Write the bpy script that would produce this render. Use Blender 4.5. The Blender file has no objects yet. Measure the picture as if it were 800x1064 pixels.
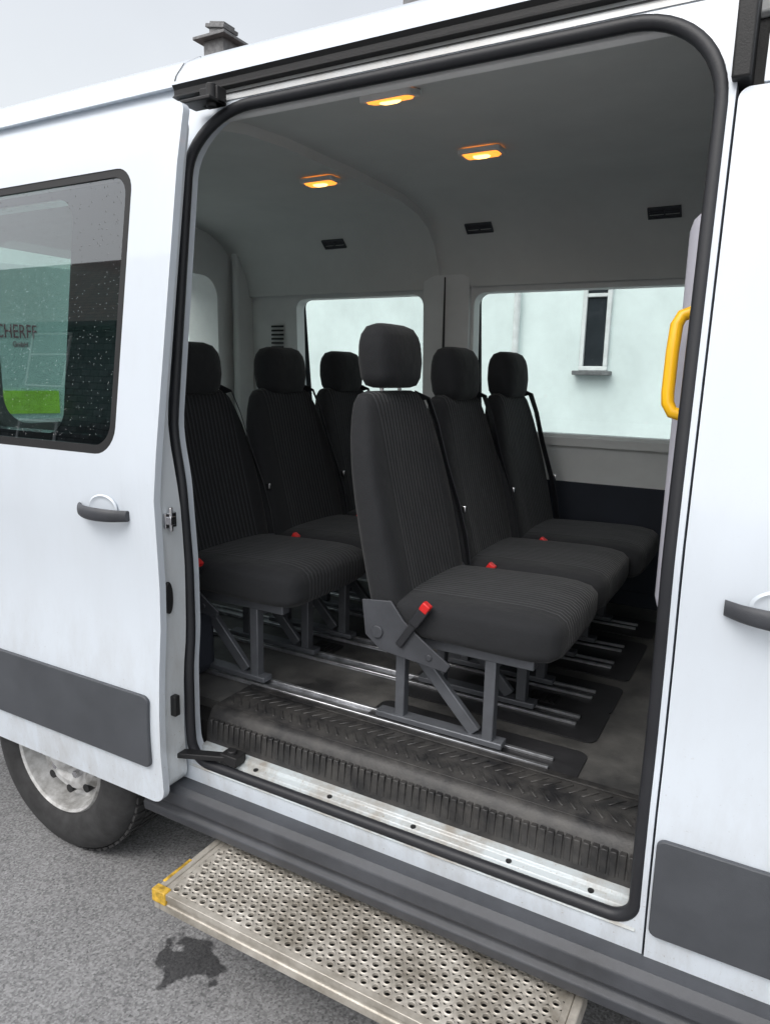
import bpy, math, random, bmesh
import numpy as np
from mathutils import Vector, Matrix
random.seed(3)
scene=bpy.context.scene
scene.view_settings.view_transform='Standard'
scene.view_settings.look='None'
scene.view_settings.exposure=0
R=math.radians

# ------------------------------------------------------------ materials
def nt(name):
    m=bpy.data.materials.new(name); m.use_nodes=True
    n=m.node_tree.nodes; l=m.node_tree.links
    return m,n,l,n['Principled BSDF']
def pmat(name,col,rough=.5,metal=0,nscale=6,namt=.12,bump=0,bscale=250,coat=0,rvar=.08,col2=None,emit=None,es=0,bdist=.002):
    m,n,l,b=nt(name)
    tc=n.new('ShaderNodeTexCoord')
    ns=n.new('ShaderNodeTexNoise'); ns.inputs['Scale'].default_value=nscale; ns.inputs['Detail'].default_value=6
    ns.inputs['Roughness'].default_value=.65
    l.new(tc.outputs['Object'],ns.inputs['Vector'])
    mx=n.new('ShaderNodeMix'); mx.data_type='RGBA'
    c1=[c*(1-namt) for c in col]; c2=[min(1,c*(1+namt)) for c in (col2 or col)]
    mx.inputs[6].default_value=(*c1,1); mx.inputs[7].default_value=(*c2,1)
    rp=n.new('ShaderNodeValToRGB'); rp.color_ramp.elements[0].position=.35; rp.color_ramp.elements[1].position=.65
    l.new(ns.outputs['Fac'],rp.inputs['Fac']); l.new(rp.outputs['Color'],mx.inputs[0])
    l.new(mx.outputs[2],b.inputs['Base Color'])
    mr=n.new('ShaderNodeMapRange'); mr.inputs['To Min'].default_value=max(0.02,rough-rvar); mr.inputs['To Max'].default_value=min(1,rough+rvar)
    l.new(ns.outputs['Fac'],mr.inputs['Value']); l.new(mr.outputs[0],b.inputs['Roughness'])
    b.inputs['Metallic'].default_value=metal
    b.inputs['Coat Weight'].default_value=coat; b.inputs['Coat Roughness'].default_value=.04
    if emit:
        b.inputs['Emission Color'].default_value=(*emit,1); b.inputs['Emission Strength'].default_value=es
    if bump:
        n2=n.new('ShaderNodeTexNoise'); n2.inputs['Scale'].default_value=bscale; n2.inputs['Detail'].default_value=4
        l.new(tc.outputs['Object'],n2.inputs['Vector'])
        bp=n.new('ShaderNodeBump'); bp.inputs['Strength'].default_value=bump; bp.inputs['Distance'].default_value=bdist
        l.new(n2.outputs['Fac'],bp.inputs['Height']); l.new(bp.outputs[0],b.inputs['Normal'])
    return m
def math_node(n,l,op,a,b=None,c=None):
    q=n.new('ShaderNodeMath'); q.operation=op
    for i,v in enumerate((a,b,c)):
        if v is None: continue
        if isinstance(v,(int,float)): q.inputs[i].default_value=v
        else: l.new(v,q.inputs[i])
    return q.outputs[0]

def paint(name='white_paint',dirt=.6,top=1.0,base=(.68,.735,.80)):
    m,n,l,b=nt(name)
    tc=n.new('ShaderNodeTexCoord'); sp=n.new('ShaderNodeSeparateXYZ'); l.new(tc.outputs['Object'],sp.inputs[0])
    ns=n.new('ShaderNodeTexNoise'); ns.inputs['Scale'].default_value=9; ns.inputs['Detail'].default_value=9; ns.inputs['Roughness'].default_value=.7
    mp=n.new('ShaderNodeMapping'); mp.inputs['Scale'].default_value=(1,1,.35)
    l.new(tc.outputs['Object'],mp.inputs[0]); l.new(mp.outputs[0],ns.inputs['Vector'])
    mr=n.new('ShaderNodeMapRange'); mr.inputs['From Min'].default_value=top; mr.inputs['From Max'].default_value=.35
    mr.inputs['To Min'].default_value=0.06; mr.inputs['To Max'].default_value=dirt
    l.new(sp.outputs[2],mr.inputs['Value'])
    rp=n.new('ShaderNodeMapRange'); rp.inputs['From Min'].default_value=.42; rp.inputs['From Max'].default_value=.72
    l.new(ns.outputs['Fac'],rp.inputs['Value'])
    f=math_node(n,l,'MULTIPLY',mr.outputs[0],rp.outputs[0])
    # fine specks of road dirt
    sk=n.new('ShaderNodeTexNoise'); sk.inputs['Scale'].default_value=160; sk.inputs['Detail'].default_value=2; l.new(tc.outputs['Object'],sk.inputs['Vector'])
    sm=n.new('ShaderNodeMapRange'); sm.inputs['From Min'].default_value=.68; sm.inputs['From Max'].default_value=.76; l.new(sk.outputs['Fac'],sm.inputs['Value'])
    f=math_node(n,l,'ADD',f,math_node(n,l,'MULTIPLY',sm.outputs[0],mr.outputs[0]))
    mx=n.new('ShaderNodeMix'); mx.data_type='RGBA'; mx.inputs[6].default_value=(*base,1); mx.inputs[7].default_value=(.33,.30,.26,1)
    l.new(f,mx.inputs[0]); l.new(mx.outputs[2],b.inputs['Base Color'])
    b.inputs['Roughness'].default_value=.35; b.inputs['Coat Weight'].default_value=.7; b.inputs['Coat Roughness'].default_value=.04
    n3=n.new('ShaderNodeTexNoise'); n3.inputs['Scale'].default_value=2.2; l.new(tc.outputs['Object'],n3.inputs['Vector'])
    bp=n.new('ShaderNodeBump'); bp.inputs['Strength'].default_value=.2; bp.inputs['Distance'].default_value=.012
    l.new(n3.outputs['Fac'],bp.inputs['Height']); l.new(bp.outputs[0],b.inputs['Normal']); l.new(bp.outputs[0],b.inputs['Coat Normal'])
    return m
def glass(name,tint,refl=1.0,drops=.35):
    m,n,l,b=nt(name); n.remove(b)
    out=n['Material Output']
    tr=n.new('ShaderNodeBsdfTransparent'); tr.inputs[0].default_value=(*tint,1)
    gl=n.new('ShaderNodeBsdfGlossy'); gl.inputs['Roughness'].default_value=.015; gl.inputs[0].default_value=(.95,.97,1,1)
    fr=n.new('ShaderNodeFresnel'); fr.inputs['IOR'].default_value=1.5
    f=math_node(n,l,'MULTIPLY',fr.outputs[0],refl)
    ms=n.new('ShaderNodeMixShader'); l.new(f,ms.inputs[0]); l.new(tr.outputs[0],ms.inputs[1]); l.new(gl.outputs[0],ms.inputs[2])
    tc=n.new('ShaderNodeTexCoord')
    vo=n.new('ShaderNodeTexVoronoi'); vo.inputs['Scale'].default_value=75; l.new(tc.outputs['Object'],vo.inputs['Vector'])
    bp=n.new('ShaderNodeBump'); bp.inputs['Strength'].default_value=drops; bp.inputs['Distance'].default_value=.004
    c=n.new('ShaderNodeMapRange'); c.inputs['From Min'].default_value=.15; c.inputs['From Max'].default_value=.0; l.new(vo.outputs['Distance'],c.inputs['Value'])
    l.new(c.outputs[0],bp.inputs['Height']); l.new(bp.outputs[0],gl.inputs['Normal'])
    l.new(ms.outputs[0],out.inputs[0])
    return m
def fabric(name,stripes):
    m,n,l,b=nt(name)
    tc=n.new('ShaderNodeTexCoord'); sp=n.new('ShaderNodeSeparateXYZ'); l.new(tc.outputs['Object'],sp.inputs[0])
    ns=n.new('ShaderNodeTexNoise'); ns.inputs['Scale'].default_value=450; ns.inputs['Detail'].default_value=3; l.new(tc.outputs['Object'],ns.inputs['Vector'])
    n2=n.new('ShaderNodeTexNoise'); n2.inputs['Scale'].default_value=7; n2.inputs['Detail'].default_value=5; l.new(tc.outputs['Object'],n2.inputs['Vector'])
    mx=n.new('ShaderNodeMix'); mx.data_type='RGBA'; mx.inputs[6].default_value=(.0075,.008,.0095,1); mx.inputs[7].default_value=(.060,.064,.072,1)
    h=ns.outputs['Fac']
    fac=math_node(n,l,'ADD',math_node(n,l,'MULTIPLY',ns.outputs['Fac'],.20),math_node(n,l,'MULTIPLY',n2.outputs['Fac'],.10))
    if stripes:
        s=math_node(n,l,'SINE',math_node(n,l,'MULTIPLY',sp.outputs[1],2*math.pi/.0185))
        ay=math_node(n,l,'ABSOLUTE',sp.outputs[1])
        mask=math_node(n,l,'LESS_THAN',ay,.155)
        s2=math_node(n,l,'MULTIPLY',math_node(n,l,'MULTIPLY',math_node(n,l,'POWER',math_node(n,l,'ADD',math_node(n,l,'MULTIPLY',s,.5),.5),3),mask),.50)
        fac=math_node(n,l,'SUBTRACT',math_node(n,l,'ADD',fac,s2),math_node(n,l,'MULTIPLY',mask,.08))
        seam=math_node(n,l,'LESS_THAN',math_node(n,l,'ABSOLUTE',math_node(n,l,'SUBTRACT',ay,.162)),.004)
        h=math_node(n,l,'SUBTRACT',math_node(n,l,'ADD',math_node(n,l,'MULTIPLY',h,.6),math_node(n,l,'MULTIPLY',s2,2)),math_node(n,l,'MULTIPLY',seam,2.5))
    l.new(fac,mx.inputs[0]); l.new(mx.outputs[2],b.inputs['Base Color'])
    b.inputs['Roughness'].default_value=.95
    b.inputs['Sheen Weight'].default_value=.1; b.inputs['Sheen Roughness'].default_value=.4
    bp=n.new('ShaderNodeBump'); bp.inputs['Strength'].default_value=.7; bp.inputs['Distance'].default_value=.002
    hh=math_node(n,l,'ADD',h,math_node(n,l,'MULTIPLY',n2.outputs['Fac'],10.0))
    l.new(hh,bp.inputs['Height']); l.new(bp.outputs[0],b.inputs['Normal'])
    return m
def asphalt():
    m,n,l,b=nt('asphalt')
    tc=n.new('ShaderNodeTexCoord'); sp=n.new('ShaderNodeSeparateXYZ'); l.new(tc.outputs['Object'],sp.inputs[0])
    vo=n.new('ShaderNodeTexVoronoi'); vo.inputs['Scale'].default_value=170; l.new(tc.outputs['Object'],vo.inputs['Vector'])
    n1=n.new('ShaderNodeTexNoise'); n1.inputs['Scale'].default_value=2.2; n1.inputs['Detail'].default_value=8; n1.inputs['Roughness'].default_value=.7; l.new(tc.outputs['Object'],n1.inputs['Vector'])
    n2=n.new('ShaderNodeTexNoise'); n2.inputs['Scale'].default_value=120; n2.inputs['Detail'].default_value=5; l.new(tc.outputs['Object'],n2.inputs['Vector'])
    rp=n.new('ShaderNodeValToRGB'); e=rp.color_ramp.elements; e[0].position=.25; e[0].color=(.06,.06,.063,1); e[1].position=.75; e[1].color=(.36,.36,.365,1)
    v=math_node(n,l,'ADD',math_node(n,l,'MULTIPLY',vo.outputs['Color'],.34),math_node(n,l,'ADD',math_node(n,l,'MULTIPLY',n1.outputs['Fac'],.30),math_node(n,l,'MULTIPLY',n2.outputs['Fac'],.36)))
    l.new(v,rp.inputs['Fac'])
    nx=n.new('ShaderNodeTexNoise'); nx.inputs['Scale'].default_value=14; nx.inputs['Detail'].default_value=5; l.new(tc.outputs['Object'],nx.inputs['Vector'])
    dx=math_node(n,l,'ADD',sp.outputs[0],1.285); dy=math_node(n,l,'ADD',sp.outputs[1],.14)
    dd=math_node(n,l,'SQRT',math_node(n,l,'ADD',math_node(n,l,'POWER',math_node(n,l,'MULTIPLY',dx,1.0),2),math_node(n,l,'POWER',math_node(n,l,'MULTIPLY',dy,1.1),2)))
    d2=math_node(n,l,'ADD',dd,math_node(n,l,'MULTIPLY',math_node(n,l,'SUBTRACT',nx.outputs['Fac'],.5),.30))
    wet=n.new('ShaderNodeMapRange'); wet.inputs['From Min'].default_value=.100; wet.inputs['From Max'].default_value=.080; l.new(d2,wet.inputs['Value'])
    n4=n.new('ShaderNodeTexVoronoi'); n4.feature='DISTANCE_TO_EDGE'; n4.inputs['Scale'].default_value=.30
    md=n.new('ShaderNodeMixRGB'); md.inputs[0].default_value=.10; l.new(tc.outputs['Object'],md.inputs[1]); l.new(nx.outputs['Color'],md.inputs[2]); l.new(md.outputs[0],n4.inputs['Vector'])
    crack=math_node(n,l,'LESS_THAN',n4.outputs['Distance'],.0012)
    k=math_node(n,l,'MAXIMUM',math_node(n,l,'MULTIPLY',wet.outputs[0],.78),math_node(n,l,'MULTIPLY',crack,.4))
    mx=n.new('ShaderNodeMix'); mx.data_type='RGBA'; mx.inputs[7].default_value=(.022,.022,.024,1)
    l.new(rp.outputs[0],mx.inputs[6]); l.new(k,mx.inputs[0]); l.new(mx.outputs[2],b.inputs['Base Color'])
    rr=n.new('ShaderNodeMapRange'); rr.inputs['To Min'].default_value=.85; rr.inputs['To Max'].default_value=.35; l.new(wet.outputs[0],rr.inputs['Value']); l.new(rr.outputs[0],b.inputs['Roughness'])
    bp=n.new('ShaderNodeBump'); bp.inputs['Strength'].default_value=.8; bp.inputs['Distance'].default_value=.004
    l.new(v,bp.inputs['Height']); l.new(bp.outputs[0],b.inputs['Normal'])
    return m
def shingle(name,c1,c2,mortar,sx,sy,bw=.3,bh=.15):
    m,n,l,b=nt(name)
    tc=n.new('ShaderNodeTexCoord'); mp=n.new('ShaderNodeMapping'); mp.inputs['Rotation'].default_value=(R(90),0,0) if sx else (0,0,0)
    l.new(tc.outputs['Object'],mp.inputs[0])
    br=n.new('ShaderNodeTexBrick'); br.inputs['Color1'].default_value=(*c1,1); br.inputs['Color2'].default_value=(*c2,1); br.inputs['Mortar'].default_value=(*mortar,1)
    br.inputs['Scale'].default_value=1; br.inputs['Brick Width'].default_value=bw; br.inputs['Row Height'].default_value=bh; br.inputs['Mortar Size'].default_value=.012
    l.new(mp.outputs[0],br.inputs['Vector']); l.new(br.outputs['Color'],b.inputs['Base Color']); b.inputs['Roughness'].default_value=.7
    bp=n.new('ShaderNodeBump'); bp.inputs['Strength'].default_value=.5; bp.inputs['Distance'].default_value=.02; bp.invert=True
    l.new(br.outputs['Fac'],bp.inputs['Height']); l.new(bp.outputs[0],b.inputs['Normal'])
    return m
M={}
M['paint']=paint()
M['jamb']=paint('white_jamb_paint',.75,1.3,(.68,.72,.75))
M['sillp']=paint('scuffed_sill_paint',1.4,1.7,(.54,.59,.61))
M['band']=paint('grimy_upper_jamb_paint',1.0,5.5,(.46,.48,.49))
M['black']=pmat('black_rubber',(.012,.012,.013),.55,bump=.3,bscale=300)
M['seal']=pmat('rubber_seal',(.018,.019,.023),.5,bump=.2)
M['grey']=pmat('grey_plastic_trim',(.065,.070,.080),.55,bump=.5,bscale=700,bdist=.001)
M['rocker']=pmat('dark_plastic_moulding',(.050,.053,.061),.5,nscale=5,namt=.25,bump=.3,bscale=500)
M['liner']=pmat('grey_headliner',(.68,.69,.675),.9,namt=.03,bump=.5,bscale=600,bdist=.001)
M['trim']=pmat('light_grey_trim',(.74,.75,.745),.5,namt=.04,bump=.2,bscale=500,bdist=.001)
M['ptrim']=pmat('grey_pillar_trim',(.46,.46,.52),.6,namt=.05,bump=.2,bscale=500,bdist=.001)
M['darkwall']=pmat('dark_side_carpet',(.026,.030,.042),.9,bump=.5,bscale=400)
M['floor']=pmat('grey_vinyl_floor',(.046,.046,.047),.5,nscale=4,namt=.4,bump=.35,bscale=260,rvar=.18,col2=(.085,.083,.079))
M['tread']=pmat('black_tread_plastic',(.024,.024,.026),.5,nscale=14,namt=.35,bump=.4,bscale=180,col2=(.044,.042,.040))
M['plate']=pmat('dark_cover_plate',(.020,.020,.022),.55,nscale=9,namt=.3,bump=.3,bscale=200)
M['steel']=pmat('grey_painted_steel',(.125,.132,.147),.42,metal=.35,nscale=8,namt=.15)
M['alu']=pmat('aluminium_rail',(.50,.51,.53),.36,metal=.85,nscale=20,namt=.25)
M['stepalu']=pmat('worn_aluminium',(.43,.39,.33),.48,metal=.45,nscale=9,namt=.22,col2=(.54,.51,.46),bump=.2,bscale=120)
M['stepdark']=pmat('dark_underside',(.015,.0145,.014),.8)
M['yellow']=pmat('yellow_plastic',(.92,.50,.008),.35,namt=.04)
M['yellowtape']=pmat('worn_yellow_paint',(.55,.34,.04),.6,nscale=30,namt=.55)
M['red']=pmat('red_plastic',(.65,.02,.02),.4)
M['fab']=fabric('dark_seat_fabric',False)
M['fabs']=fabric('striped_seat_fabric',True)
M['belt']=pmat('black_webbing',(.018,.019,.023),.5,bump=.5,bscale=900)
M['chrome']=pmat('chrome_steel',(.7,.7,.72),.18,metal=1,namt=.05)
M['glass']=glass('pale_glass',(.76,.84,.83),.9,.2)
M['dglass']=glass('tinted_glass',(.34,.43,.41),2.4,.6)
M['rglass']=glass('rear_glass',(.80,.90,.88),.8,.2)
M['lampglow']=pmat('warm_lamp_glow',(.9,.6,.2),.4,emit=(1,.30,.03),es=1.8)
M['lamphot']=pmat('warm_lamp_core',(1,.8,.4),.4,emit=(1,.58,.16),es=4.5)
M['tyre']=pmat('tyre_rubber',(.034,.034,.035),.8,nscale=20,namt=.3,bump=.4,bscale=80)
M['rim']=pmat('silver_wheel_steel',(.40,.39,.37),.45,metal=.3,nscale=14,namt=.35,col2=(.52,.52,.52))
M['wall']=pmat('mint_white_render',(.76,.83,.82),.9,nscale=1.2,namt=.09,bump=.4,bscale=60)
M['wall2']=pmat('white_window_frame',(.75,.76,.76),.5)
M['roof']=shingle('roof_tiles',(.10,.07,.06),(.14,.09,.07),(.03,.03,.03),False,1)
M['slate']=shingle('slate_cladding',(.035,.04,.045),(.09,.095,.105),(.012,.012,.015),True,1)
M['zinc']=pmat('weathered_zinc',(.17,.17,.175),.6,metal=.3,nscale=12,namt=.3)
M['signw']=pmat('pale_sign_board',(.66,.80,.78),.5,namt=.03)
M['signt']=pmat('dark_red_lettering',(.36,.12,.15),.5)
M['lime']=pmat('lime_green_panel',(.52,.85,.08),.5)
M['winglass']=pmat('dark_house_glass',(.03,.035,.04),.08,namt=.1)
M['asphalt']=asphalt()

# ------------------------------------------------------------ mesh helpers
class MB:
    def __init__(s): s.v=[]; s.f=[]
    def add(s,v,f):
        o=len(s.v); s.v+= [tuple(p) for p in v]; s.f+=[tuple(i+o for i in q) for q in f]
    def box(s,x0,x1,y0,y1,z0,z1,mat=None):
        v=[Vector((x,y,z)) for x in(x0,x1) for y in(y0,y1) for z in(z0,z1)]
        if mat: v=[mat@p for p in v]
        s.add(v,[(0,1,3,2),(4,6,7,5),(0,4,5,1),(2,3,7,6),(0,2,6,4),(1,5,7,3)])
    def beam(s,a,b,w,h,up=(0,1,0)):
        a=Vector(a);b=Vector(b);d=(b-a).normalized(); u=Vector(up); sd=d.cross(u).normalized(); u=sd.cross(d).normalized()
        v=[p+sd*i*w/2+u*j*h/2 for p in(a,b) for i in(-1,1) for j in(-1,1)]
        s.add(v,[(0,1,3,2),(4,6,7,5),(0,4,5,1),(2,3,7,6),(0,2,6,4),(1,5,7,3)])
    def loft(s,loops,cap=True,closed=False):
        n=len(loops[0]); k=len(loops); v=[p for L in loops for p in L]; f=[]
        for i in range(k if closed else k-1):
            a=i*n; b=((i+1)%k)*n
            for j in range(n):
                f.append((a+j,a+(j+1)%n,b+(j+1)%n,b+j))
        if cap and not closed:
            f.append(tuple(range(n))); f.append(tuple((k-1)*n+j for j in range(n)))
        s.add(v,f)
    def tube(s,path,r,n=12,closed=False):
        P=[Vector(p) for p in path]; k=len(P); loops=[]; up=None
        for i in range(k):
            if closed: d=(P[(i+1)%k]-P[i-1])
            else: d=P[min(i+1,k-1)]-P[max(i-1,0)]
            d.normalize()
            if up is None:
                up=Vector((0,0,1)) if abs(d.z)<.9 else Vector((1,0,0))
            sd=d.cross(up).normalized(); up=sd.cross(d).normalized()
            loops.append([P[i]+sd*math.cos(t)*r+up*math.sin(t)*r for t in [2*math.pi*j/n for j in range(n)]])
        s.loft(loops,cap=True,closed=closed)
    def sweep(s,prof,x0,x1,xs=None,closed=True):
        xs=xs or [x0,x1]; s.loft([[(x,p[0],p[1]) for p in prof] for x in xs])
    def lathe(s,prof,cx,cy,cz,n=72):
        loops=[[(cx+r*math.cos(2*math.pi*j/n),cy+y,cz+r*math.sin(2*math.pi*j/n)) for j in range(n)] for r,y in prof]
        s.loft(loops,cap=False)
    def sheet(s,grid):
        k=len(grid); n=len(grid[0]); v=[p for L in grid for p in L]
        f=[(i*n+j,i*n+j+1,(i+1)*n+j+1,(i+1)*n+j) for i in range(k-1) for j in range(n-1)]
        s.add(v,f)
    def ring(s,outer,inner,K,mp,th):
        N=len(outer); solid=inner is None
        if solid:
            c=np.mean(np.array(outer),axis=0); inner=[tuple(c+(np.array(p)-c)*.02) for p in outer]
        fr=[];bk=[]
        for i in range(K+1):
            t=i/K
            for a,b in zip(outer,inner):
                p=a[0]*(1-t)+b[0]*t; q=a[1]*(1-t)+b[1]*t
                fr.append(mp(p,q,0)); bk.append(mp(p,q,th))
        f=[]
        T=(K+1)*N
        for i in range(K):
            for j in range(N):
                j2=(j+1)%N
                f.append((i*N+j,i*N+j2,(i+1)*N+j2,(i+1)*N+j))
                if th: f.append((T+i*N+j,T+(i+1)*N+j,T+(i+1)*N+j2,T+i*N+j2))
        if th:
            for j in range(N):
                j2=(j+1)%N
                f.append((j,j2,T+j2,T+j))
                if not solid: f.append((K*N+j,K*N+j2,T+K*N+j2,T+K*N+j))
        if solid:
            f.append(tuple(K*N+j for j in range(N)))
            if th: f.append(tuple(T+K*N+j for j in range(N)))
        s.add(fr+(bk if th else []),f)
    def obj(s,name,mat,parent=None,bevel=0,smooth=True,ang=35,seg=3,loc=None,rot=None,recalc=True):
        me=bpy.data.meshes.new(name); me.from_pydata(s.v,[],s.f); me.validate()
        if recalc:
            bm=bmesh.new(); bm.from_mesh(me); bmesh.ops.recalc_face_normals(bm,faces=bm.faces[:]); bm.to_mesh(me); bm.free()
        me.materials.append(mat)
        if smooth:
            for p in me.polygons: p.use_smooth=True
            me.set_sharp_from_angle(angle=R(ang))
        o=bpy.data.objects.new(name,me); scene.collection.objects.link(o)
        if parent: o.parent=parent
        if loc: o.location=loc
        if rot: o.rotation_euler=rot
        if bevel:
            b=o.modifiers.new('bevel','BEVEL'); b.width=bevel; b.segments=seg; b.limit_method='ANGLE'; b.angle_limit=R(40); b.harden_normals=False
        return o
def empty(name,loc=(0,0,0),parent=None,**k):
    o=bpy.data.objects.new(name,None); scene.collection.objects.link(o); o.location=loc; o.empty_display_size=.1
    if parent: o.parent=parent
    for a,b in k.items(): o[a]=b
    return o
def rrect(x0,x1,z0,z1,r,ns=14,nc=7):
    if not isinstance(r,(tuple,list)): r=(r,)*4   # BL,BR,TR,TL
    cs=[(x0,z0,180,r[0],1,1),(x1,z0,270,r[1],-1,1),(x1,z1,0,r[2],-1,-1),(x0,z1,90,r[3],1,-1)]
    arcs=[]
    for cx,cz,a0,rr,sx,sz in cs:
        ox,oz=cx+sx*rr,cz+sz*rr
        arcs.append([(ox+rr*math.cos(R(a0+90*i/nc)),oz+rr*math.sin(R(a0+90*i/nc))) for i in range(nc+1)])
    out=[]
    for i in range(4):
        out+=arcs[i]; a=arcs[i][-1]; b=arcs[(i+1)%4][0]
        out+=[(a[0]+(b[0]-a[0])*k/(ns+1),a[1]+(b[1]-a[1])*k/(ns+1)) for k in range(1,ns+1)]
    return out
_z=np.linspace(.2,2.6,481)
_y=np.interp(_z,[.2,.45,.62,.80,.90,1.10,1.30,1.42,2.20,2.42,2.6],[.045,.012,.0,.002,.014,.014,.0,.012,.112,.165,.21])
_k=np.ones(13)/13; _yp=np.pad(_y,6,mode='edge'); _ys=np.convolve(_yp,_k,mode='valid')
def yo(z): return float(np.interp(z,_z,_ys))
def near(off): return lambda x,z,o: (x,yo(z)+off+o,z)
def far(off): return lambda x,z,o: (x,2.06-yo(z)-off-o,z)
def sstep(z,a,b):
    t=min(1,max(0,(z-a)/(b-a))); return t*t*(3-2*t)

# ============================================================ VAN
van=empty('parked_van',(0,0,0),label='white passenger van with its sliding side door standing open',category='van')
P=van
XL=-1.425; XR=-.152; ZT=2.318
def xs_(x,z):
    # the door opening is wider above the belt line
    if x<XL: w=(x+1.52)/(XL+1.52)
    else: w=max(0,1-(x-XL)/.25)
    return x-.048*w*sstep(z,1.28,1.52)
b=MB()
def grid_panel(mb,x0,x1,zb,zt,mp,th,nx=40,nz=14):
    for o in (0,th):
        mb.sheet([[mp(x0+(x1-x0)*i/nx, zb(x0+(x1-x0)*i/nx)+(zt-zb(x0+(x1-x0)*i/nx))*j/nz,o) for j in range(nz+1)] for i in range(nx+1)])
WX=-2.02; WR=.355
def arch(x):
    d=abs(x-WX); return max(.42, WR+ (math.sqrt(.42**2-d*d) if d<.42 else 0)) if d<.42 else .42
b.ring(rrect(-2.95,-1.52,.80,2.39,.001),rrect(-2.80,-1.90,1.44,2.13,.07),8,near(0),.06)
grid_panel(b,-2.95,-1.52,arch,.80,near(0),.04)
b.ring(rrect(-1.52,-.141,.435,2.39,.001,ns=44,nc=9),rrect(XL,XR,.50,ZT,(.07,.06,.19,.17),ns=44,nc=9),8,lambda x,z,o:(xs_(x,z),yo(z)+o,z),.06)
b.ring(rrect(-.098,1.0,2.154,2.39,.001),None,6,near(0),.05)
b.ring(rrect(-2.95,-1.46,.42,2.39,.001),rrect(-2.42,-1.56,1.34,2.07,.08),8,far(0),.04)
b.ring(rrect(-1.46,-.10,.42,2.39,.001),rrect(-1.38,-.24,1.34,2.07,.08),8,far(0),.04)
b.ring(rrect(-.10,1.0,.42,2.39,.001),rrect(.05,.85,1.40,2.07,.08),8,far(0),.04)
b.ring(rrect(.05,2.01,.42,2.53,.12),rrect(.30,1.68,1.36,2.16,.12),6,lambda p,q,o:(-2.95+o,p,q),.03)
b.obj('body',M['paint'],P)
pts=[(.154,2.385),(.168,2.42),(.20,2.462),(.26,2.50),(.40,2.535),(.65,2.562),(1.03,2.572)]
pts=pts+[(2.06-y,z) for y,z in pts[-2::-1]]
prof=pts+[(y,z-.025) for y,z in pts[::-1]]
b=MB(); b.sweep(prof,-2.95,.9,xs=list(np.linspace(-2.95,.9,12)))
b.obj('roof',M['paint'],P,ang=50)
b=MB(); b.sheet([[( x,p[0]-.0015,p[1]+.001) for p in pts[:5]] for x in (-1.545,-1.541)]); b.obj('roof_seam',M['black'],P)
b=MB()
b.sweep([(.135,2.380),(.150,2.380),(.175,2.40),(.160,2.405)],-2.94,-.1)
b.obj('roof_gutter',M['paint'],P,bevel=.003)
b=MB()
b.sweep([(.126,2.350),(.150,2.348),(.152,2.380),(.140,2.384),(.126,2.380),(.134,2.370),(.134,2.358)],-1.52,-.142)
b.obj('door_track',M['black'],P)
b=MB(); b.box(-.150,-.118,.085,.16,2.16,2.40); b.obj('track_end_cap',M['black'],P,bevel=.004)
b=MB()
b.sheet([[near(-.003)(x,z,0) for z in (2.320,2.33,2.338,2.348)] for x in np.linspace(-1.46,-.16,10)])
b.obj('track_strip',M['band'],P)
b=MB()
b.sheet([[near(-.005)(x,z,0) for z in (2.336,2.339)] for x in np.linspace(-1.46,-.16,10)])
b.obj('track_shadow_line',M['black'],P)  # flat black strip painting the shadow line below the track, no real recess
b=MB()
prof=[(1.0,.40),(1.0,2.40),(.9,2.54),(1.05,2.50),(1.85,1.55),(2.35,1.28),(2.48,1.0),(2.5,.45),(2.35,.32)]
b.loft([[(x,y,z) for x,z in prof] for y in (.02,2.04)])
b.obj('nose',M['paint'],P,bevel=.05)
b=MB(); b.box(-2.72,.95,.155,1.95,.60,.63); b.obj('floor',M['floor'],P)
b=MB(); b.box(-1.52,1.0,.09,1.97,.36,.598); b.obj('underbody',M['stepdark'],P)
b=MB(); b.box(-2.95,-1.53,.30,1.76,.40,.598); b.obj('rear_underbody',M['stepdark'],P)
b=MB(); b.box(-2.44,-1.60,.07,.34,.632,.86); b.obj('wheel_arch_cover',M['darkwall'],P,bevel=.04)
b=MB()
b.sweep([(.078,.536),(.084,.592),(.100,.628),(.118,.640),(.29,.640),(.30,.634),(.30,.60),(.10,.50)],XL+.005,-.157)
for i in range(62):
    x=XL+.015+i*.0203
    b.box(x,x+.0150,.0785,.100,.552,.612,)
for i in range(39):
    x=XL+.03+i*.0318
    for s,y0 in ((1,.14),(-1,.20)):
        m=Matrix.Translation((x,y0+.03,.6415))@Matrix.Rotation(s*.7,4,'Z')
        b.box(-.0035,.0035,-.026,.026,-.002,.0015,m)
b.box(XL+.01,-.16,.262,.268,.64,.643); b.box(XL+.01,-.16,.122,.127,.64,.643)
b.obj('threshold_tread',M['tread'],P,bevel=.002,seg=1)
b=MB()
b.sweep([(.005,.495),(.012,.512),(.03,.517),(.034,.526),(.052,.529),(.056,.537),(.080,.539),(.080,.48)],XL+.005,-.157)
b.obj('door_sill',M['sillp'],P,bevel=.002,seg=2)
for x in (-1.20,-.95,-.70,-.45,-.26):
    b=MB(); b.tube([(x,.042,.522),(x,.042,.5295)],.007,14); b.obj('sill_drain_plug',M['black'],P)
loop=rrect(XL+.010,XR-.010,.510,ZT-.012,(.065,.055,.18,.16),ns=40,nc=12)
b=MB(); b.tube([(xs_(x-.010,z)+.010 if x<-1.2 else x,yo(z)+.010,z) for x,z in loop],.0145,12,closed=True)
b.obj('door_seal',M['seal'],P)
b=MB()
b.sweep([(.02,.445),(-.030,.445),(-.048,.43),(-.052,.395),(-.036,.385),(-.036,.372),(-.05,.362),(-.046,.335),(-.02,.32),(.08,.32),(.08,.445)],-1.56,1.0)
b.obj('rocker_moulding',M['rocker'],P,bevel=.004)
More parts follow.
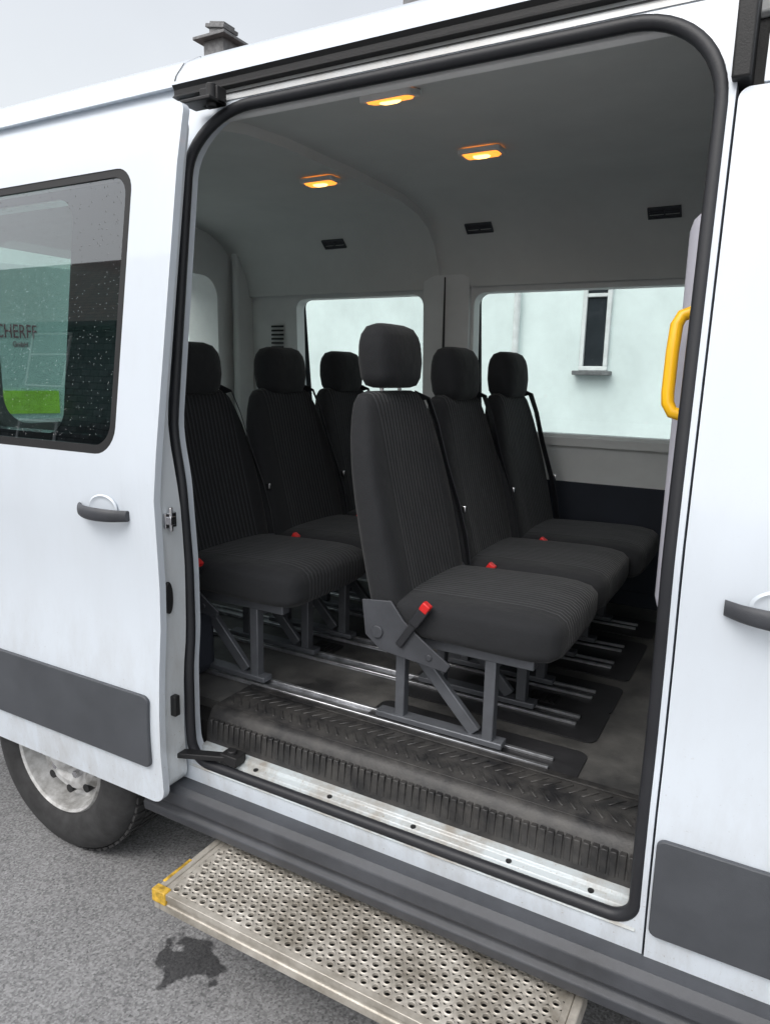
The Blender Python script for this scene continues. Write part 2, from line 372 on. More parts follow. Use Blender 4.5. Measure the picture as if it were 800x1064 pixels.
# ---- interior
cp=[(.185,2.292),(.22,2.318),(.29,2.343),(.40,2.362),(.60,2.376),(1.03,2.382),(1.40,2.376),(1.55,2.355),(1.65,2.315),(1.72,2.255),(1.775,2.16),(1.80,2.07),(1.805,2.045)]
def cz(x): return -.018 if x<-1.505 else (0 if x>-1.495 else -.03)
b=MB()
xs=[-2.72,-2.4,-2.0,-1.52,-1.506,-1.500,-1.494,-1.48,-1.1,-.6,0,.95]
b.sheet([[(x,y,z+cz(x)*(1 if z>2.1 else .3)) for y,z in cp] for x in xs])
b.obj('ceiling',M['liner'],P,ang=60)
b=MB()
b.sweep([(.168,2.325),(.168,2.292),(.178,2.284),(.192,2.290),(.225,2.318),(.19,2.34)],-1.52,-.1)
b.obj('door_header_trim',M['trim'],P,bevel=.003)
def fw(p,q,o): return (p,1.865-(q-1.16)*.045+o,q)
b=MB()
b.ring(rrect(-2.72,-1.46,1.16,2.06,.001),rrect(-2.36,-1.60,1.385,2.02,.055),6,fw,.07)
b.ring(rrect(-1.46,.95,1.16,2.06,.001),rrect(-1.335,-.27,1.385,2.02,.055),6,fw,.07)
b.box(-2.72,.95,1.825,1.87,1.335,1.372)
b.obj('side_wall_trim',M['trim'],P,bevel=0)
b=MB()
b.ring(rrect(-1.585,-1.350,1.165,2.10,.03),None,5,lambda p,q,o:(p,1.84-(q-1.16)*.045-.012*math.cos(min(1,abs(p+1.4675)/.1325)*math.pi/2)+o,q),.03)
b.obj('window_pillar_trim',M['trim'],P)
b=MB(); b.box(-1.4705,-1.4665,1.78,1.826,1.40,2.09); b.obj('pillar_joint',M['plate'],P)
b=MB(); b.box(-2.72,.95,1.855,1.90,.63,1.168)
b.box(-2.72,.95,1.835,1.856,.63,.70)
b.obj('lower_wall_panel',M['darkwall'],P,bevel=.006)
b=MB()
b.ring(rrect(.10,1.86,.62,2.40,.001),rrect(.34,1.60,1.40,2.13,.11),6,lambda p,q,o:(-2.72-o,p,q),.05)
b.ring(rrect(.31,1.63,1.37,2.16,.13),rrect(.35,1.59,1.41,2.12,.11),2,lambda p,q,o:(-2.70-o,p,q),.21)
b.obj('rear_wall_trim',M['trim'],P)
b=MB(); b.box(-2.70,-2.66,1.70,1.84,.63,2.28); b.obj('corner_pillar_trim',M['trim'],P,bevel=.015)
b=MB(); b.box(-2.70,XL-.12,.10,.125,.86,1.40); b.obj('side_liner',M['trim'],P,bevel=.01)
b=MB()
for k in range(9): b.box(-2.52,-2.44,1.815,1.822,1.70+k*.022,1.710+k*.022)
b.obj('pillar_vent',M['plate'],P)
b=MB(); b.box(-.212,-.10,.19,.30,1.12,1.98); b.obj('pillar_trim',M['ptrim'],P,bevel=.045)
b=MB(); b.ring(rrect(-.158,-.05,.63,2.27,.005),None,6,near(.075),.05); b.obj('inner_pillar',M['ptrim'],P)
for a0,a1,c0 in ((-2.42,-1.56,1.34),(-1.38,-.24,1.34),(.05,.85,1.40)):
    b=MB(); b.ring(rrect(a0,a1,c0,2.07,.08),None,5,far(.012),0); b.obj('side_window',M['glass'],P,recalc=False)
for a0,a1 in ((-2.42,-1.56),(-1.38,-.24)):
    b=MB(); b.ring(rrect(a0,a1,1.34,2.07,.08),rrect(a0+.03,a1-.03,1.368,2.042,.06),2,far(.018),.004); b.obj('window_rubber',M['seal'],P)
b=MB(); b.ring(rrect(-2.80,-1.90,1.44,2.13,.07),None,5,near(.012),0); b.obj('side_window',M['rglass'],P,recalc=False)
b=MB(); b.ring(rrect(-2.84,-1.58,1.39,2.18,.05),rrect(-2.80,-1.90,1.44,2.13,.07),4,near(-.004),0); b.obj('window_surround',M['winglass'],P)
b=MB(); b.ring(rrect(.30,1.68,1.36,2.16,.12),None,5,lambda p,q,o:(-2.94,p,q),0); b.obj('rear_window',M['rglass'],P,recalc=False)
for x in (-2.03,-1.27,-.50):
    b=MB()
    b.box(-.062,.062,-.026,-.020,-.004,.006); b.box(-.062,.062,.020,.026,-.004,.006)
    b.box(-.062,-.056,-.02,.02,-.004,.006); b.box(.056,.062,-.02,.02,-.004,.006); b.box(-.003,.003,-.02,.02,-.004,.005)
    b.box(-.056,.056,-.02,.02,-.004,-.002)
    for k in range(4): b.box(-.056,.056,-.016+k*.01,-.012+k*.01,-.002,.004)
    b.obj('air_vent',M['grey'],P,loc=(x,1.690,2.278+(cz(x))),rot=(R(140),0,0),bevel=.001,seg=1)
def lamp(loc,rot,sx=1):
    e=empty('ceiling_lamp',loc,P); e.rotation_euler=rot
    b=MB(); b.ring(rrect(-.075,.075,-.040,.040,.014),rrect(-.062,.062,-.028,.028,.010),2,lambda p,q,o:(p,q,-.014+o),.016); b.obj('lamp_frame',M['trim'],e,bevel=.002,seg=1)
    b=MB()
    L=[[(x*s,y*s,z) for x,y in rrect(-.060,.060,-.027,.027,.010,4,4)] for s,z in ((1,0),(1,-.012),(.93,-.018))]
    b.loft(L); b.obj('lamp_lens',M['lampglow'],e,ang=50)
    b=MB()
    L=[[(x*s,y*s,z) for x,y in rrect(-.030,.030,-.015,.015,.012,4,4)] for s,z in ((1,-.017),(.9,-.021),(.6,-.0235))]
    b.loft(L); b.obj('lamp_bulb',M['lamphot'],e,ang=50)
lamp((-.98,.98,2.375),(0,0,0)); lamp((-1.64,1.0,2.357),(0,0,0)); lamp((-.985,.355,2.350),(R(14),0,0))
RY=(.325,.605,.805,1.085,1.265,1.545)
for i,y in enumerate(RY):
    b=MB(); x1=-.44
    b.box(-2.62,x1,y-.030,y+.030,.631,.634); b.box(-2.62,x1,y-.030,y-.018,.634,.643); b.box(-2.62,x1,y+.018,y+.030,.634,.643)
    b.obj('floor_rail',M['alu'],P,bevel=.0015,seg=1)
    b=MB(); b.ring(rrect(-1.0,-.365,y-.11,y+.11,.03),None,3,lambda p,q,o:(p,q,.6345+.0006*(i%2)-o),.0035); b.obj('rail_cover_plate',M['plate'],P)
for (x,y) in ((-.58,.71),(-1.40,.70)):
    b=MB(); b.box(x-.05,x+.05,y-.035,y+.035,.633,.638)
    for k in range(6): b.box(x-.045+k*.016,x-.037+k*.016,y-.03,y+.03,.638,.641)
    b.obj('floor_vent',M['black'],P)
b=MB()
hx=.010
hp=[(-.165,.155,1.545),(-.185,.15,1.545),(-.208,.15,1.553),(-.218,.152,1.575),(-.220,.155,1.60),(-.220,.165,1.70),(-.218,.175,1.765),(-.210,.18,1.787),(-.190,.185,1.797),(-.165,.187,1.798)]
b.tube([(x+hx,y-.03,1.67+(z-1.67)*.80) for x,y,z in hp],.0125,14)
b.obj('grab_handle',M['yellow'],P)

# ---- wheels
def wheel(x,yout,sgn,det=True):
    e=empty('wheel',(x,yout,WR),P)
    s=sgn
    b=MB(); b.lathe([(.200,s*.03),(.206,s*.010),(.222,-s*.002),(.25,-s*.010),(.285,-s*.010),(.315,s*.0),(.338,s*.014),(.350,s*.032),(.355,s*.06),(.355,s*.17),(.348,s*.20),(.30,s*.225),(.215,s*.215)],0,0,0,96)
    for i in range(60):
        a=2*math.pi*i/60
        for (w0,w1,off) in ((.03,.075,0),(.085,.13,.05),(.14,.19,0)):
            m=Matrix.Rotation(-(a+off),4,'Y')
            b.box(.352,.3605,s*w0,s*w1,-.012,.012,m)
    b.obj('tyre',M['tyre'],e,ang=30)
    b=MB(); b.lathe([(.208,s*.018),(.211,s*.006),(.205,s*.0),(.197,s*.006),(.192,s*.03),(.186,s*.075),(.170,s*.085),(.158,s*.060),(.140,s*.042),(.118,s*.040),(.100,s*.052),(.078,s*.050),(.066,s*.040),(.062,s*.012),(.050,s*.004),(.0005,s*.002)],0,0,0,72)
    b.obj('rim',M['rim'],e,ang=25)
    if not det: return
    for i in range(5):
        b=MB()
        a=2*math.pi*i/5+.3; cx,cz_=.089*math.cos(a),.089*math.sin(a)
        b.tube([(cx,s*.055,cz_),(cx,s*.026,cz_)],.013,6)
        b.obj('wheel_nut',M['chrome'],e)
    for i in range(10):
        b=MB()
        a=2*math.pi*(i+.5)/10; cx,cz_=.148*math.cos(a),.148*math.sin(a)
        b.tube([(cx,s*.040,cz_),(cx,s*.07,cz_)],.015,14)
        b.obj('rim_slot',M['black'],e)
wheel(WX,-.005,1); wheel(1.55,.0,1); wheel(WX,1.99,-1,False); wheel(1.55,1.99,-1,False)

# ---- sliding door
D=empty('sliding_door',(0,0,0),P)
def sh(x,z): return x-.030+.022*(z-1.35)
def dm(x,z,o): return (sh(x,z),yo(z)-.112+o,z)
b=MB()
b.ring(rrect(-2.72,-1.365,.42,2.292,(.03,.05,.03,.02)),rrect(-2.62,-1.520,1.41,2.150,(.07,.075,.06,.07)),10,dm,.022)
b.obj('door_skin',M['paint'],D,bevel=.0)
b=MB()
b.ring(rrect(-2.70,-1.374,.44,2.275,(.03,.05,.05,.03),ns=30),rrect(-2.60,-1.53,1.425,2.135,.07,ns=30),8,lambda x,z,o:(sh(x,z)-.012*sstep(z,1.25,1.55),yo(z)-.0895+o*(1-.66*sstep(z,1.25,1.55)),z),.080)
b.obj('door_inner_panel',M['jamb'],D)
b=MB(); b.ring(rrect(-2.622,-1.518,1.408,2.152,(.07,.075,.06,.07)),rrect(-2.60,-1.543,1.433,2.130,(.055,.06,.05,.05)),3,lambda x,z,o:dm(x,z,o+.002),.006); b.obj('window_rubber',M['black'],D)
b=MB(); b.ring(rrect(-2.61,-1.53,1.42,2.14,(.06,.065,.055,.06)),None,8,lambda x,z,o:dm(x,z,.006),0); b.obj('door_window',M['dglass'],D,recalc=False)
b=MB(); b.ring(rrect(-2.71,-1.400,.535,.752,(.01,.02,.02,.01)),None,6,lambda x,z,o:dm(x,z,-.010+o),.012); b.obj('door_trim_strip',M['grey'],D,bevel=.004)
def handle(par,xc,zc,mp):
    H=empty('door_handle',(0,0,0),par)
    b=MB(); L=[]
    for t in np.linspace(0,1,15):
        x=xc-.095+.19*t; bow=-.036*math.sin(math.pi*min(1,max(0,(t*1.1-.05))))**.5 if 0<t<1 else 0
        hh=.015+.003*math.sin(math.pi*t); z=zc-.004*t
        q=mp(x,z,0); y0=q[1]+bow-.004
        L.append([(q[0],y0+.009*math.cos(a),z+hh*math.sin(a)) for a in np.linspace(0,2*math.pi,14,endpoint=False)])
    b.loft(L); b.obj('handle_grip',M['rocker'],H)
    b=MB()
    b.ring([(xc+.056*math.cos(a),zc+.010+.036*math.sin(a)) for a in np.linspace(0,2*math.pi,40,endpoint=False)],None,8,lambda x,z,o:mp(x,z,-.0015-.004*math.exp(-((math.hypot((x-xc)/.050,(z-zc-.010)/.031)-1)/.12)**2)),0)
    b.obj('handle_bowl',M['paint'],H,recalc=False)
    return H
handle(D,-1.555,1.258,dm)
dx=-.032
b=MB(); b.box(-1.372+dx,-1.362+dx,-.075,-.035,1.225,1.265); b.box(-1.366+dx,-1.352+dx,-.066,-.046,1.234,1.256); b.tube([(-1.363+dx,-.055,1.215),(-1.363+dx,-.055,1.28)],.006,8); b.obj('door_latch',M['chrome'],D,bevel=.002)
b=MB(); b.ring([( -.063+.014*math.cos(a),1.03+.045*math.sin(a)) for a in np.linspace(0,2*math.pi,32,endpoint=False)],None,3,lambda p,q,o:(-1.386+dx+o,p,q),.016); b.obj('edge_grommet',M['black'],D,bevel=.002)
b=MB(); b.box(-1.40+dx,-1.368+dx,-.06,-.04,.68,.74); b.obj('door_bracket',M['black'],D,bevel=.003)
b=MB(); b.beam((-1.44,-.03,.545),(-1.26,.045,.545),.03,.016,up=(0,0,1)); b.box(-1.31,-1.25,.015,.06,.53,.56); b.tube([(-1.28,.035,.53),(-1.28,.035,.57)],.014,14); b.obj('lower_arm',M['black'],D,bevel=.003)
b=MB(); b.box(-1.43,-1.33,.06,.12,2.300,2.310); b.box(-1.39,-1.33,.09,.125,2.30,2.34); b.tube([(-1.35,.09,2.29),(-1.35,.09,2.345)],.013,12); b.obj('upper_arm',M['black'],D,bevel=.003)

# ---- front door
F=empty('front_door',(0,0,0),P)
b=MB(); b.ring(rrect(-.136,1.0,.42,2.148,(.02,.03,.05,.02)),rrect(.10,.90,1.42,2.06,(.06,.06,.2,.06)),8,near(-.004),.045); b.obj('door_skin',M['paint'],F)
b=MB(); b.ring(rrect(.10,.90,1.42,2.06,(.06,.06,.2,.06)),None,6,near(.006),0); b.obj('door_window',M['dglass'],F,recalc=False)
b=MB(); b.ring(rrect(-.131,.99,.512,.735,.015),None,6,near(-.016),.012); b.obj('door_trim_strip',M['grey'],F,bevel=.004)
handle(F,.035,1.232,near(-.004))
b=MB(); b.ring(rrect(-.15,.02,.45,2.3,.01),None,8,near(.048),.02); b.obj('door_jamb',M['black'],F)

# ---- side step
S=empty('side_step',(0,0,0),P)
SX0,SX1,SY0,SY1,SZ=-1.285,-.235,-.245,.03,.30
b=MB()
pitch=.030; nr=9; py=(SY1-SY0-.03)/nr; nxn=int((SX1-SX0-.03)/pitch)
sq=[]
for k in range(16):
    a=2*math.pi*(k+.5)/16; c,s_=math.cos(a),math.sin(a); m_=max(abs(c),abs(s_)); sq.append((c/m_,s_/m_))
for r in range(nr):
    yc=SY0+.015+py*(r+.5)
    offx=0 if r%2==0 else pitch/2
    x_0=SX0+.015+offx
    n_=nxn-(r%2)
    for i in range(n_):
        xc=x_0+pitch*(i+.5)
        L=[[(xc+u*pitch/2,yc+v*py/2,SZ) for u,v in sq]]
        for rr,zz in ((.0105,0),(.0090,.0016),(.0076,.0010),(.0072,-.006)):
            L.append([(xc+rr*math.cos(2*math.pi*(k+.5)/16),yc+rr*math.sin(2*math.pi*(k+.5)/16),SZ+zz) for k in range(16)])
        b.loft(L,cap=False)
    if r%2:
        for xa,xb in ((SX0+.015,x_0),(x_0+n_*pitch,SX0+.015+nxn*pitch)):
            b.add([(xa,yc-py/2,SZ),(xb,yc-py/2,SZ),(xb,yc+py/2,SZ),(xa,yc+py/2,SZ)],[(0,1,2,3)])
xe=SX0+.015+nxn*pitch
b.obj('perforated_plate',M['stepalu'],S,ang=50)
b=MB()
b.sweep([(SY0-.004,SZ+.003),(SY0+.015,SZ+.003),(SY0+.015,SZ-.045),(SY0+.01,SZ-.05),(SY0-.004,SZ-.05),(SY0-.004,SZ-.03),(SY0,SZ-.026),(SY0,SZ-.018),(SY0-.004,SZ-.014)],SX0,xe+.015)
b.box(SX0,xe+.015,SY1-.015,SY1,SZ-.05,SZ+.001)
b.box(xe,xe+.015,SY0+.015,SY1-.015,SZ-.05,SZ+.001); b.box(SX0,SX0+.015,SY0+.015,SY1-.015,SZ-.05,SZ+.001)
b.obj('step_edge_profile',M['stepalu'],S,bevel=.0015,seg=2)
b=MB(); b.box(SX0+.01,xe,SY0+.02,SY1-.02,SZ-.045,SZ-.035); b.obj('step_frame',M['stepdark'],S)
for xa in (-1.2,-.45):
    b=MB(); b.box(xa,xa+.08,-.05,.4,.225,.252); b.obj('step_bracket',M['stepdark'],S)
for xa,xb in ((SX0-.022,SX0-.001),(xe+.016,xe+.036)):
    b=MB(); b.box(xa,xb,SY0-.004,SY1,SZ-.052,SZ+.004); b.obj('end_cap',M['stepalu'],S,bevel=.004)
b=MB(); b.box(SX0-.026,SX0+.022,SY0-.008,SY0+.018,SZ-.03,SZ+.0065); b.obj('yellow_edge_mark',M['yellowtape'],S,bevel=.004)
b=MB(); b.box(SX0-.024,SX0-.014,SY0+.03,SY0+.13,SZ+.001,SZ+.0055); b.obj('yellow_edge_mark',M['yellowtape'],S,bevel=.002)

# ============================================================ SEATS
def sloop(kind,c,hw,hd,e=3.0,n=56,conc=0):
    out=[]
    for i in range(n):
        a=2*math.pi*i/n; ca,sa=math.cos(a),math.sin(a)
        u=math.copysign(abs(ca)**(2/e),ca)*hd; v=math.copysign(abs(sa)**(2/e),sa)*hw
        if kind=='xy':
            if u>0 and conc: u-=conc*(1-min(1,abs(v)/hw)**2.5)*(u/hd)
            out.append((c[0]+u,c[1]+v,c[2]))
        else:
            out.append((c[0],c[1]+v,c[2]+u))
    return out
def build_seat(loc,raise_h=0,up=0):
    e=empty('van_seat',loc)
    st=[(.265,.020,.150,.030,0),(.272,.019,.195,.050,0),(.30,.016,.226,.066,.012),(.36,.006,.238,.072,.024),(.45,-.014,.242,.074,.032),(.55,-.036,.243,.072,.034),(.65,-.059,.242,.068,.032),(.74,-.080,.236,.062,.026),(.82,-.098,.220,.056,.018),(.88,-.111,.200,.050,.012),(.92,-.119,.182,.043,.006),(.943,-.123,.162,.032,0),(.952,-.125,.125,.018,0)]
    st=np.array(st); zz=np.concatenate([st[:3,0],np.linspace(.32,.90,24),st[-3:,0]])
    L=[sloop('xy',(np.interp(z,st[:,0],st[:,1]),0,z+up*(z-.26)/.7),np.interp(z,st[:,0],st[:,2]),np.interp(z,st[:,0],st[:,3]),3.4,conc=np.interp(z,st[:,0],st[:,4])) for z in zz]
    b=MB(); b.loft(L); b.obj('backrest',M['fabs'],e,ang=60)
    st=np.array([(-.03,.190,.360,.030),(-.02,.215,.360,.048),(.02,.232,.361,.057),(.10,.240,.362,.060),(.25,.243,.363,.064),(.36,.243,.363,.067),(.42,.240,.362,.066),(.462,.230,.361,.060),(.484,.210,.360,.046),(.492,.17,.360,.026)])
    xx=np.concatenate([st[:3,0],np.linspace(.04,.42,16),st[-3:,0]])
    L=[sloop('yz',(x,0,np.interp(x,st[:,0],st[:,2])),np.interp(x,st[:,0],st[:,1]),np.interp(x,st[:,0],st[:,3]),4.8) for x in xx]
    b=MB(); b.loft(L); b.obj('seat_cushion',M['fabs'],e,ang=60)
    st=np.array([(.955,.085,.030),(.962,.108,.048),(.985,.122,.058),(1.03,.130,.062),(1.08,.130,.058),(1.105,.122,.052),(1.127,.104,.040),(1.137,.07,.02)])
    zz=np.concatenate([st[:3,0],np.linspace(1.0,1.10,8),st[-3:,0]])
    L=[sloop('xy',(-.118-(z-.95)*.05,0,z+raise_h-.012),np.interp(z,st[:,0],st[:,1]),np.interp(z,st[:,0],st[:,2]),3.2) for z in zz]
    b=MB(); b.loft(L); b.obj('headrest',M['fab'],e,ang=60)
    for s in (-1,1):
        b=MB(); b.tube([(-.120,s*.055,.90),(-.122,s*.055,1.0+raise_h)],.006,10)
        b.obj('headrest_post',M['chrome'],e)
    b=MB(); q=.022
    for y in (-.17,.11):
        b.box(.015,.045,y-.015,y+.015,.012+q,.285); b.box(.285,.317,y-.016,y+.016,.012+q,.285)
        b.beam((.055,y,.27),(.262,y,.030+q),.036,.020)
        b.box(-.045,.345,y-.022,y+.022,.006+q,.024+q)
        b.box(-.03,.42,y-.0185,y+.0185,.272,.300)
    for x in (.030,.301): b.box(x-.0130,x+.0130,-.155,.095,.245,.271)
    b.obj('seat_frame',M['steel'],e,bevel=.003,seg=2)
    for y in (-.250,.243):
        b=MB()
        pr=[(-.062,.40),(-.050,.30),(.0,.262),(.20,.240),(.212,.262),(.13,.315),(.07,.36),(.03,.41)]
        b.loft([[(x,yy,z) for x,z in pr] for yy in (y,y+.007)])
        b.tube([(-.01,y-.006,.315),(-.01,y+.012,.315)],.018,18)
        b.tube([(.15,y-.004,.272),(.15,y+.012,.272)],.009,12)
        b.obj('recliner_bracket',M['rocker'],e,bevel=.002,seg=2)
    b=MB(); b.beam((.06,-.257,.29),(.115,-.257,.375),.008,.022,up=(1,0,0)); b.beam((.104,-.257,.358),(.140,-.256,.412),.03,.020,up=(0,1,0)); b.obj('buckle_stalk',M['belt'],e,bevel=.004)
    b=MB(); b.beam((.132,-.257,.402),(.146,-.257,.424),.026,.022,up=(0,1,0)); b.obj('belt_buckle',M['red'],e,bevel=.004)
    b=MB(); pa=[(-.115,.140,.950),(-.075,.160,.945),(-.052,.180,.87),(-.026,.208,.74),(.012,.234,.60),(.036,.243,.50),(.052,.247,.40),(.06,.250,.30)]
    L=[]
    for i,p in enumerate(pa):
        p=Vector(p); d=(Vector(pa[min(i+1,len(pa)-1)])-Vector(pa[max(i-1,0)])).normalized()
        nrm=Vector((.75,.66,.0)); sd=d.cross(nrm).normalized(); nn=sd.cross(d).normalized()
        L.append([p+sd*.022+nn*.002,p-sd*.022+nn*.002,p-sd*.022-nn*.001,p+sd*.022-nn*.001])
    b.loft(L); b.obj('seat_belt',M['belt'],e)
    b=MB(); b.box(.005,.035,.240,.250,.575,.60); b.obj('belt_tongue',M['chrome'],e,bevel=.004)
    return e
SY=(.490,.970,1.430); rows=(-.915,-1.69); SZ0=.620
G='passenger seats bolted to the van floor rails'
base=build_seat((rows[0],SY[0],SZ0),raise_h=.036,up=.018)
base['label']='dark striped fabric seat with raised headrest by the open doorway'; base['category']='seat'; base['group']=G
base2=build_seat((rows[0],SY[1],SZ0),-.010)
base2['label']='dark striped fabric passenger seat with red belt buckle in van'; base2['category']='seat'; base2['group']=G
for r in rows:
    for y in SY:
        if r==rows[0] and y in SY[:2]: continue
        c=base2.copy(); scene.collection.objects.link(c)
        c.location=(r-(.03 if (y==SY[0]) else 0)+(.03 if (y==SY[2] and r==rows[0]) else 0),y,SZ0)
        for k in ('label','category','group'): c[k]=base2[k]
        for ch in base2.children:
            q=ch.copy(); scene.collection.objects.link(q); q.parent=c
            q.matrix_parent_inverse=ch.matrix_parent_inverse.copy()

# ============================================================ SETTING
b=MB(); b.add([(-300,-300,0),(300,-300,0),(300,300,0),(-300,300,0)],[(0,1,2,3)])
g=b.obj('ground',M['asphalt'],smooth=False); g['kind']='structure'

def house(name,x0,x1,yf,yb,ze,zr,wallm,roofm,label,wins,facing):
    h=empty(name,(0,0,0),label=label,category='house')
    b=MB(); y0,y1=min(yf,yb),max(yf,yb); ym=(y0+y1)/2
    v=[(x0,y0,0),(x0,y1,0),(x0,y1,ze),(x0,ym,zr),(x0,y0,ze)]; v2=[(x1,y,z) for _,y,z in v]
    b.add(v+v2,[(0,1,2,3,4),(5,9,8,7,6),(0,4,9,5),(1,6,7,2),(0,5,6,1)])
    b.obj('wall',wallm,h,smooth=False)
    b=MB(); k=(zr-ze)/(ym-y0); o=.35
    for s in (-1,1):
        ye=ym+s*(ym-y0+o); zee=ze-k*o
        b.add([(x0-.3,ye,zee+.03),(x1+.3,ye,zee+.03),(x1+.3,ym,zr+.03),(x0-.3,ym,zr+.03),(x0-.3,ye,zee+.15),(x1+.3,ye,zee+.15),(x1+.3,ym,zr+.15),(x0-.3,ym,zr+.15)],[(0,1,2,3),(4,5,6,7),(0,1,5,4),(1,2,6,5),(2,3,7,6),(3,0,4,7)])
    b.obj('roof',roofm,h,smooth=False)
    f=facing
    for (wx0,wx1,wz0,wz1) in wins:
        w=empty('window',(0,0,0),h); t=.05
        b=MB()
        y_a,y_b=sorted((yf+f*.003,yf+f*.05))
        b.box(wx0,wx1,y_a,y_b,wz0,wz0+t); b.box(wx0,wx1,y_a,y_b,wz1-t,wz1); b.box(wx0,wx0+t,y_a,y_b,wz0+t,wz1-t); b.box(wx1-t,wx1,y_a,y_b,wz0+t,wz1-t)
        b.box(wx0+t,wx1-t,y_a,y_b,(wz0*.4+wz1*.6)-.02,(wz0*.4+wz1*.6)+.02)
        b.obj('window_frame',M['wall2'],w,bevel=.006,seg=1)
        b=MB(); y_a,y_b=sorted((yf+f*.004,yf+f*.02)); b.box(wx0+t,wx1-t,y_a,y_b,wz0+t,wz1-t); b.obj('window_pane',M['winglass'],w)
        b=MB(); y_a,y_b=sorted((yf+f*.002,yf+f*.14)); b.box(wx0-.05,wx1+.05,y_a,y_b,wz0-.05,wz0-.002); b.obj('window_sill',M['zinc'],w,bevel=.006,seg=1)
    return h
H=house('house',-16,9,7.0,12.0,4.9,6.1,M['wall'],M['roof'],'pale mint rendered house with zinc chimneys behind the van',[(-2.14,-1.82,1.72,3.1),(1.2,2.1,1.5,3.0)],-1)
b=MB(); b.tube([(-2.9,6.93,0),(-2.9,6.93,4.7)],.04,12); b.obj('downpipe',M['wall2'],H)
b=MB(); b.tube([(-16,6.62,4.74),(9,6.62,4.74)],.07,10); b.obj('gutter',M['zinc'],H)
def chimney(x,y,z0,z1,w):
    c=empty('chimney',(x,y,z0),H); h=z1-z0
    b=MB(); b.box(-w*.38,w*.38,-w*.38,w*.38,0,h-.33); b.obj('chimney_stack',M['zinc'],c,bevel=.01)
    b=MB(); b.box(-w*.60,w*.60,-w*.60,w*.60,h-.33,h-.28); b.box(-w*.42,w*.42,-w*.42,w*.42,h-.28,h-.23)
    b.box(-w*.26,w*.26,-w*.26,w*.26,h-.23,h-.12)
    m=Matrix.Translation((0,0,h-.09))@Matrix.Rotation(R(12),4,'Y')
    b.box(-w*.36,w*.36,-w*.32,w*.32,-.04,.02,m); b.box(-w*.28,w*.28,-w*.24,w*.24,.02,.07,m)
    b.obj('chimney_cap',M['zinc'],c,bevel=.008)
chimney(-9.15,9.0,5.3,7.46,.58); chimney(-5.35,9.0,5.3,7.6,.5)
house('house',-24,-3.5,-9.5,-16,5.2,8.0,M['slate'],M['roof'],'slate clad house with white windows across the street',[(-20,-18.6,1.2,2.8),(-16,-14.6,1.2,2.8),(-12,-10.6,1.2,2.8),(-8,-6.6,1.2,2.8),(-16,-14.6,3.6,4.9),(-12,-10.6,3.6,4.9),(-8,-6.6,3.6,4.9)],1)
sg=empty('sign_board',(-9.4,5.0,0),label='pale company sign board with red lettering on posts',category='sign')
sg.rotation_euler=(0,0,R(62))
b=MB(); b.box(-1.2,1.2,-.02,.02,.9,3.0); b.obj('board',M['signw'],sg,bevel=.01)
b=MB(); b.box(-1.0,.45,-.04,-.021,.98,1.30); b.obj('lime_band',M['lime'],sg)
for xx_ in (-1.0,.9):
    b=MB(); b.box(xx_,xx_+.1,.021,.1,0,3.0); b.obj('sign_post',M['zinc'],sg)
def text(s,size,loc,par,name,mat,sy=1.5):
    cu=bpy.data.curves.new(name,'FONT'); cu.body=s; cu.size=size; cu.align_x='CENTER'; cu.extrude=.004
    t=bpy.data.objects.new(name+'_tmp',cu); scene.collection.objects.link(t)
    bpy.context.view_layer.update()
    me=bpy.data.meshes.new_from_object(t.evaluated_get(bpy.context.evaluated_depsgraph_get()))
    bpy.data.objects.remove(t)
    me.transform(Matrix.Diagonal((1,sy,1,1)))
    me.materials.clear(); me.materials.append(mat)
    o=bpy.data.objects.new(name,me); scene.collection.objects.link(o); o.parent=par; o.location=loc; o.rotation_euler=(R(90),0,0)
    return o
text('SCHERFF',.150,(-.075,-.028,2.02),sg,'lettering',M['signt'],1.75)
text('GmbH',.07,(-.0,-.028,1.90),sg,'small_lettering',M['signt'])

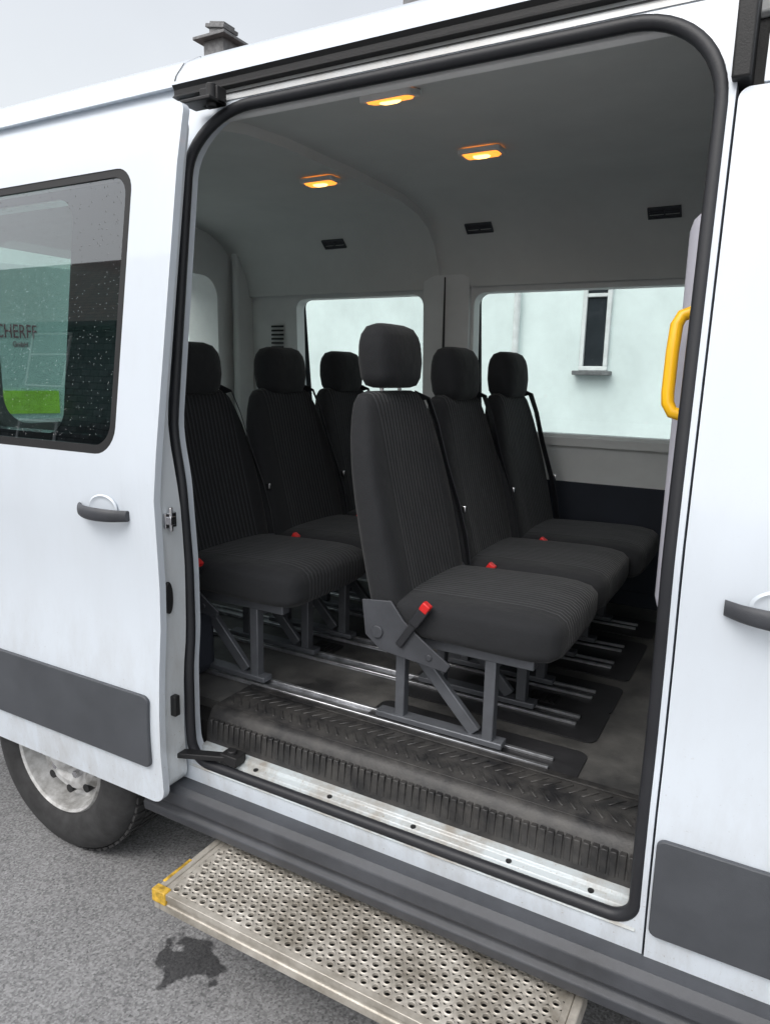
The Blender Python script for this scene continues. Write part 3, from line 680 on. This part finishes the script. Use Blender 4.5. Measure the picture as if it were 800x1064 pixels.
# ============================================================ LIGHT
w=bpy.data.worlds.new('World'); scene.world=w; w.use_nodes=True
n=w.node_tree.nodes; l=w.node_tree.links; bg=n['Background']
sky=n.new('ShaderNodeTexSky'); sky.sky_type='NISHITA'; sky.sun_disc=False; sky.sun_elevation=R(52); sky.sun_rotation=R(200); sky.air_density=1.5; sky.dust_density=4
hs=n.new('ShaderNodeHueSaturation'); hs.inputs['Saturation'].default_value=.24; l.new(sky.outputs[0],hs.inputs['Color'])
tc=n.new('ShaderNodeTexCoord'); cn=n.new('ShaderNodeTexNoise'); cn.inputs['Scale'].default_value=2.2; cn.inputs['Detail'].default_value=6; l.new(tc.outputs['Generated'],cn.inputs['Vector'])
mr=n.new('ShaderNodeMapRange'); mr.inputs['To Min'].default_value=1.6; mr.inputs['To Max'].default_value=2.1; l.new(cn.outputs['Fac'],mr.inputs['Value'])
mm=n.new('ShaderNodeVectorMath'); mm.operation='SCALE'; l.new(hs.outputs[0],mm.inputs[0]); l.new(mr.outputs[0],mm.inputs['Scale'])
l.new(mm.outputs[0],bg.inputs[0]); bg.inputs[1].default_value=.13
sd=bpy.data.lights.new('sun','SUN'); sd.energy=.5; sd.angle=R(25); sd.color=(1,.98,.95)
so=bpy.data.objects.new('sun',sd); scene.collection.objects.link(so)
dirv=Vector((-.35*.62,.94*.62,-.79)); so.rotation_euler=dirv.to_track_quat('-Z','Y').to_euler()

# ============================================================ CAMERA
yaw=R(29); p=R(11); roll=R(1.2)
d=Vector((-math.sin(yaw),math.cos(yaw),0)); r=Vector((math.cos(yaw),math.sin(yaw),0))
fwd=d*math.cos(p)+Vector((0,0,-math.sin(p))); up=d*math.sin(p)+Vector((0,0,math.cos(p)))
r2=r*math.cos(roll)+up*math.sin(roll); u2=up*math.cos(roll)-r*math.sin(roll)
cam=bpy.data.cameras.new('camera'); co=bpy.data.objects.new('camera',cam); scene.collection.objects.link(co)
mw=Matrix(((r2.x,u2.x,-fwd.x,0),(r2.y,u2.y,-fwd.y,-1.4),(r2.z,u2.z,-fwd.z,1.64),(0,0,0,1)))
co.matrix_world=mw
cam.sensor_fit='VERTICAL'; cam.sensor_height=36; cam.lens=36*740/1064; cam.clip_start=.05; cam.clip_end=1000
scene.camera=co
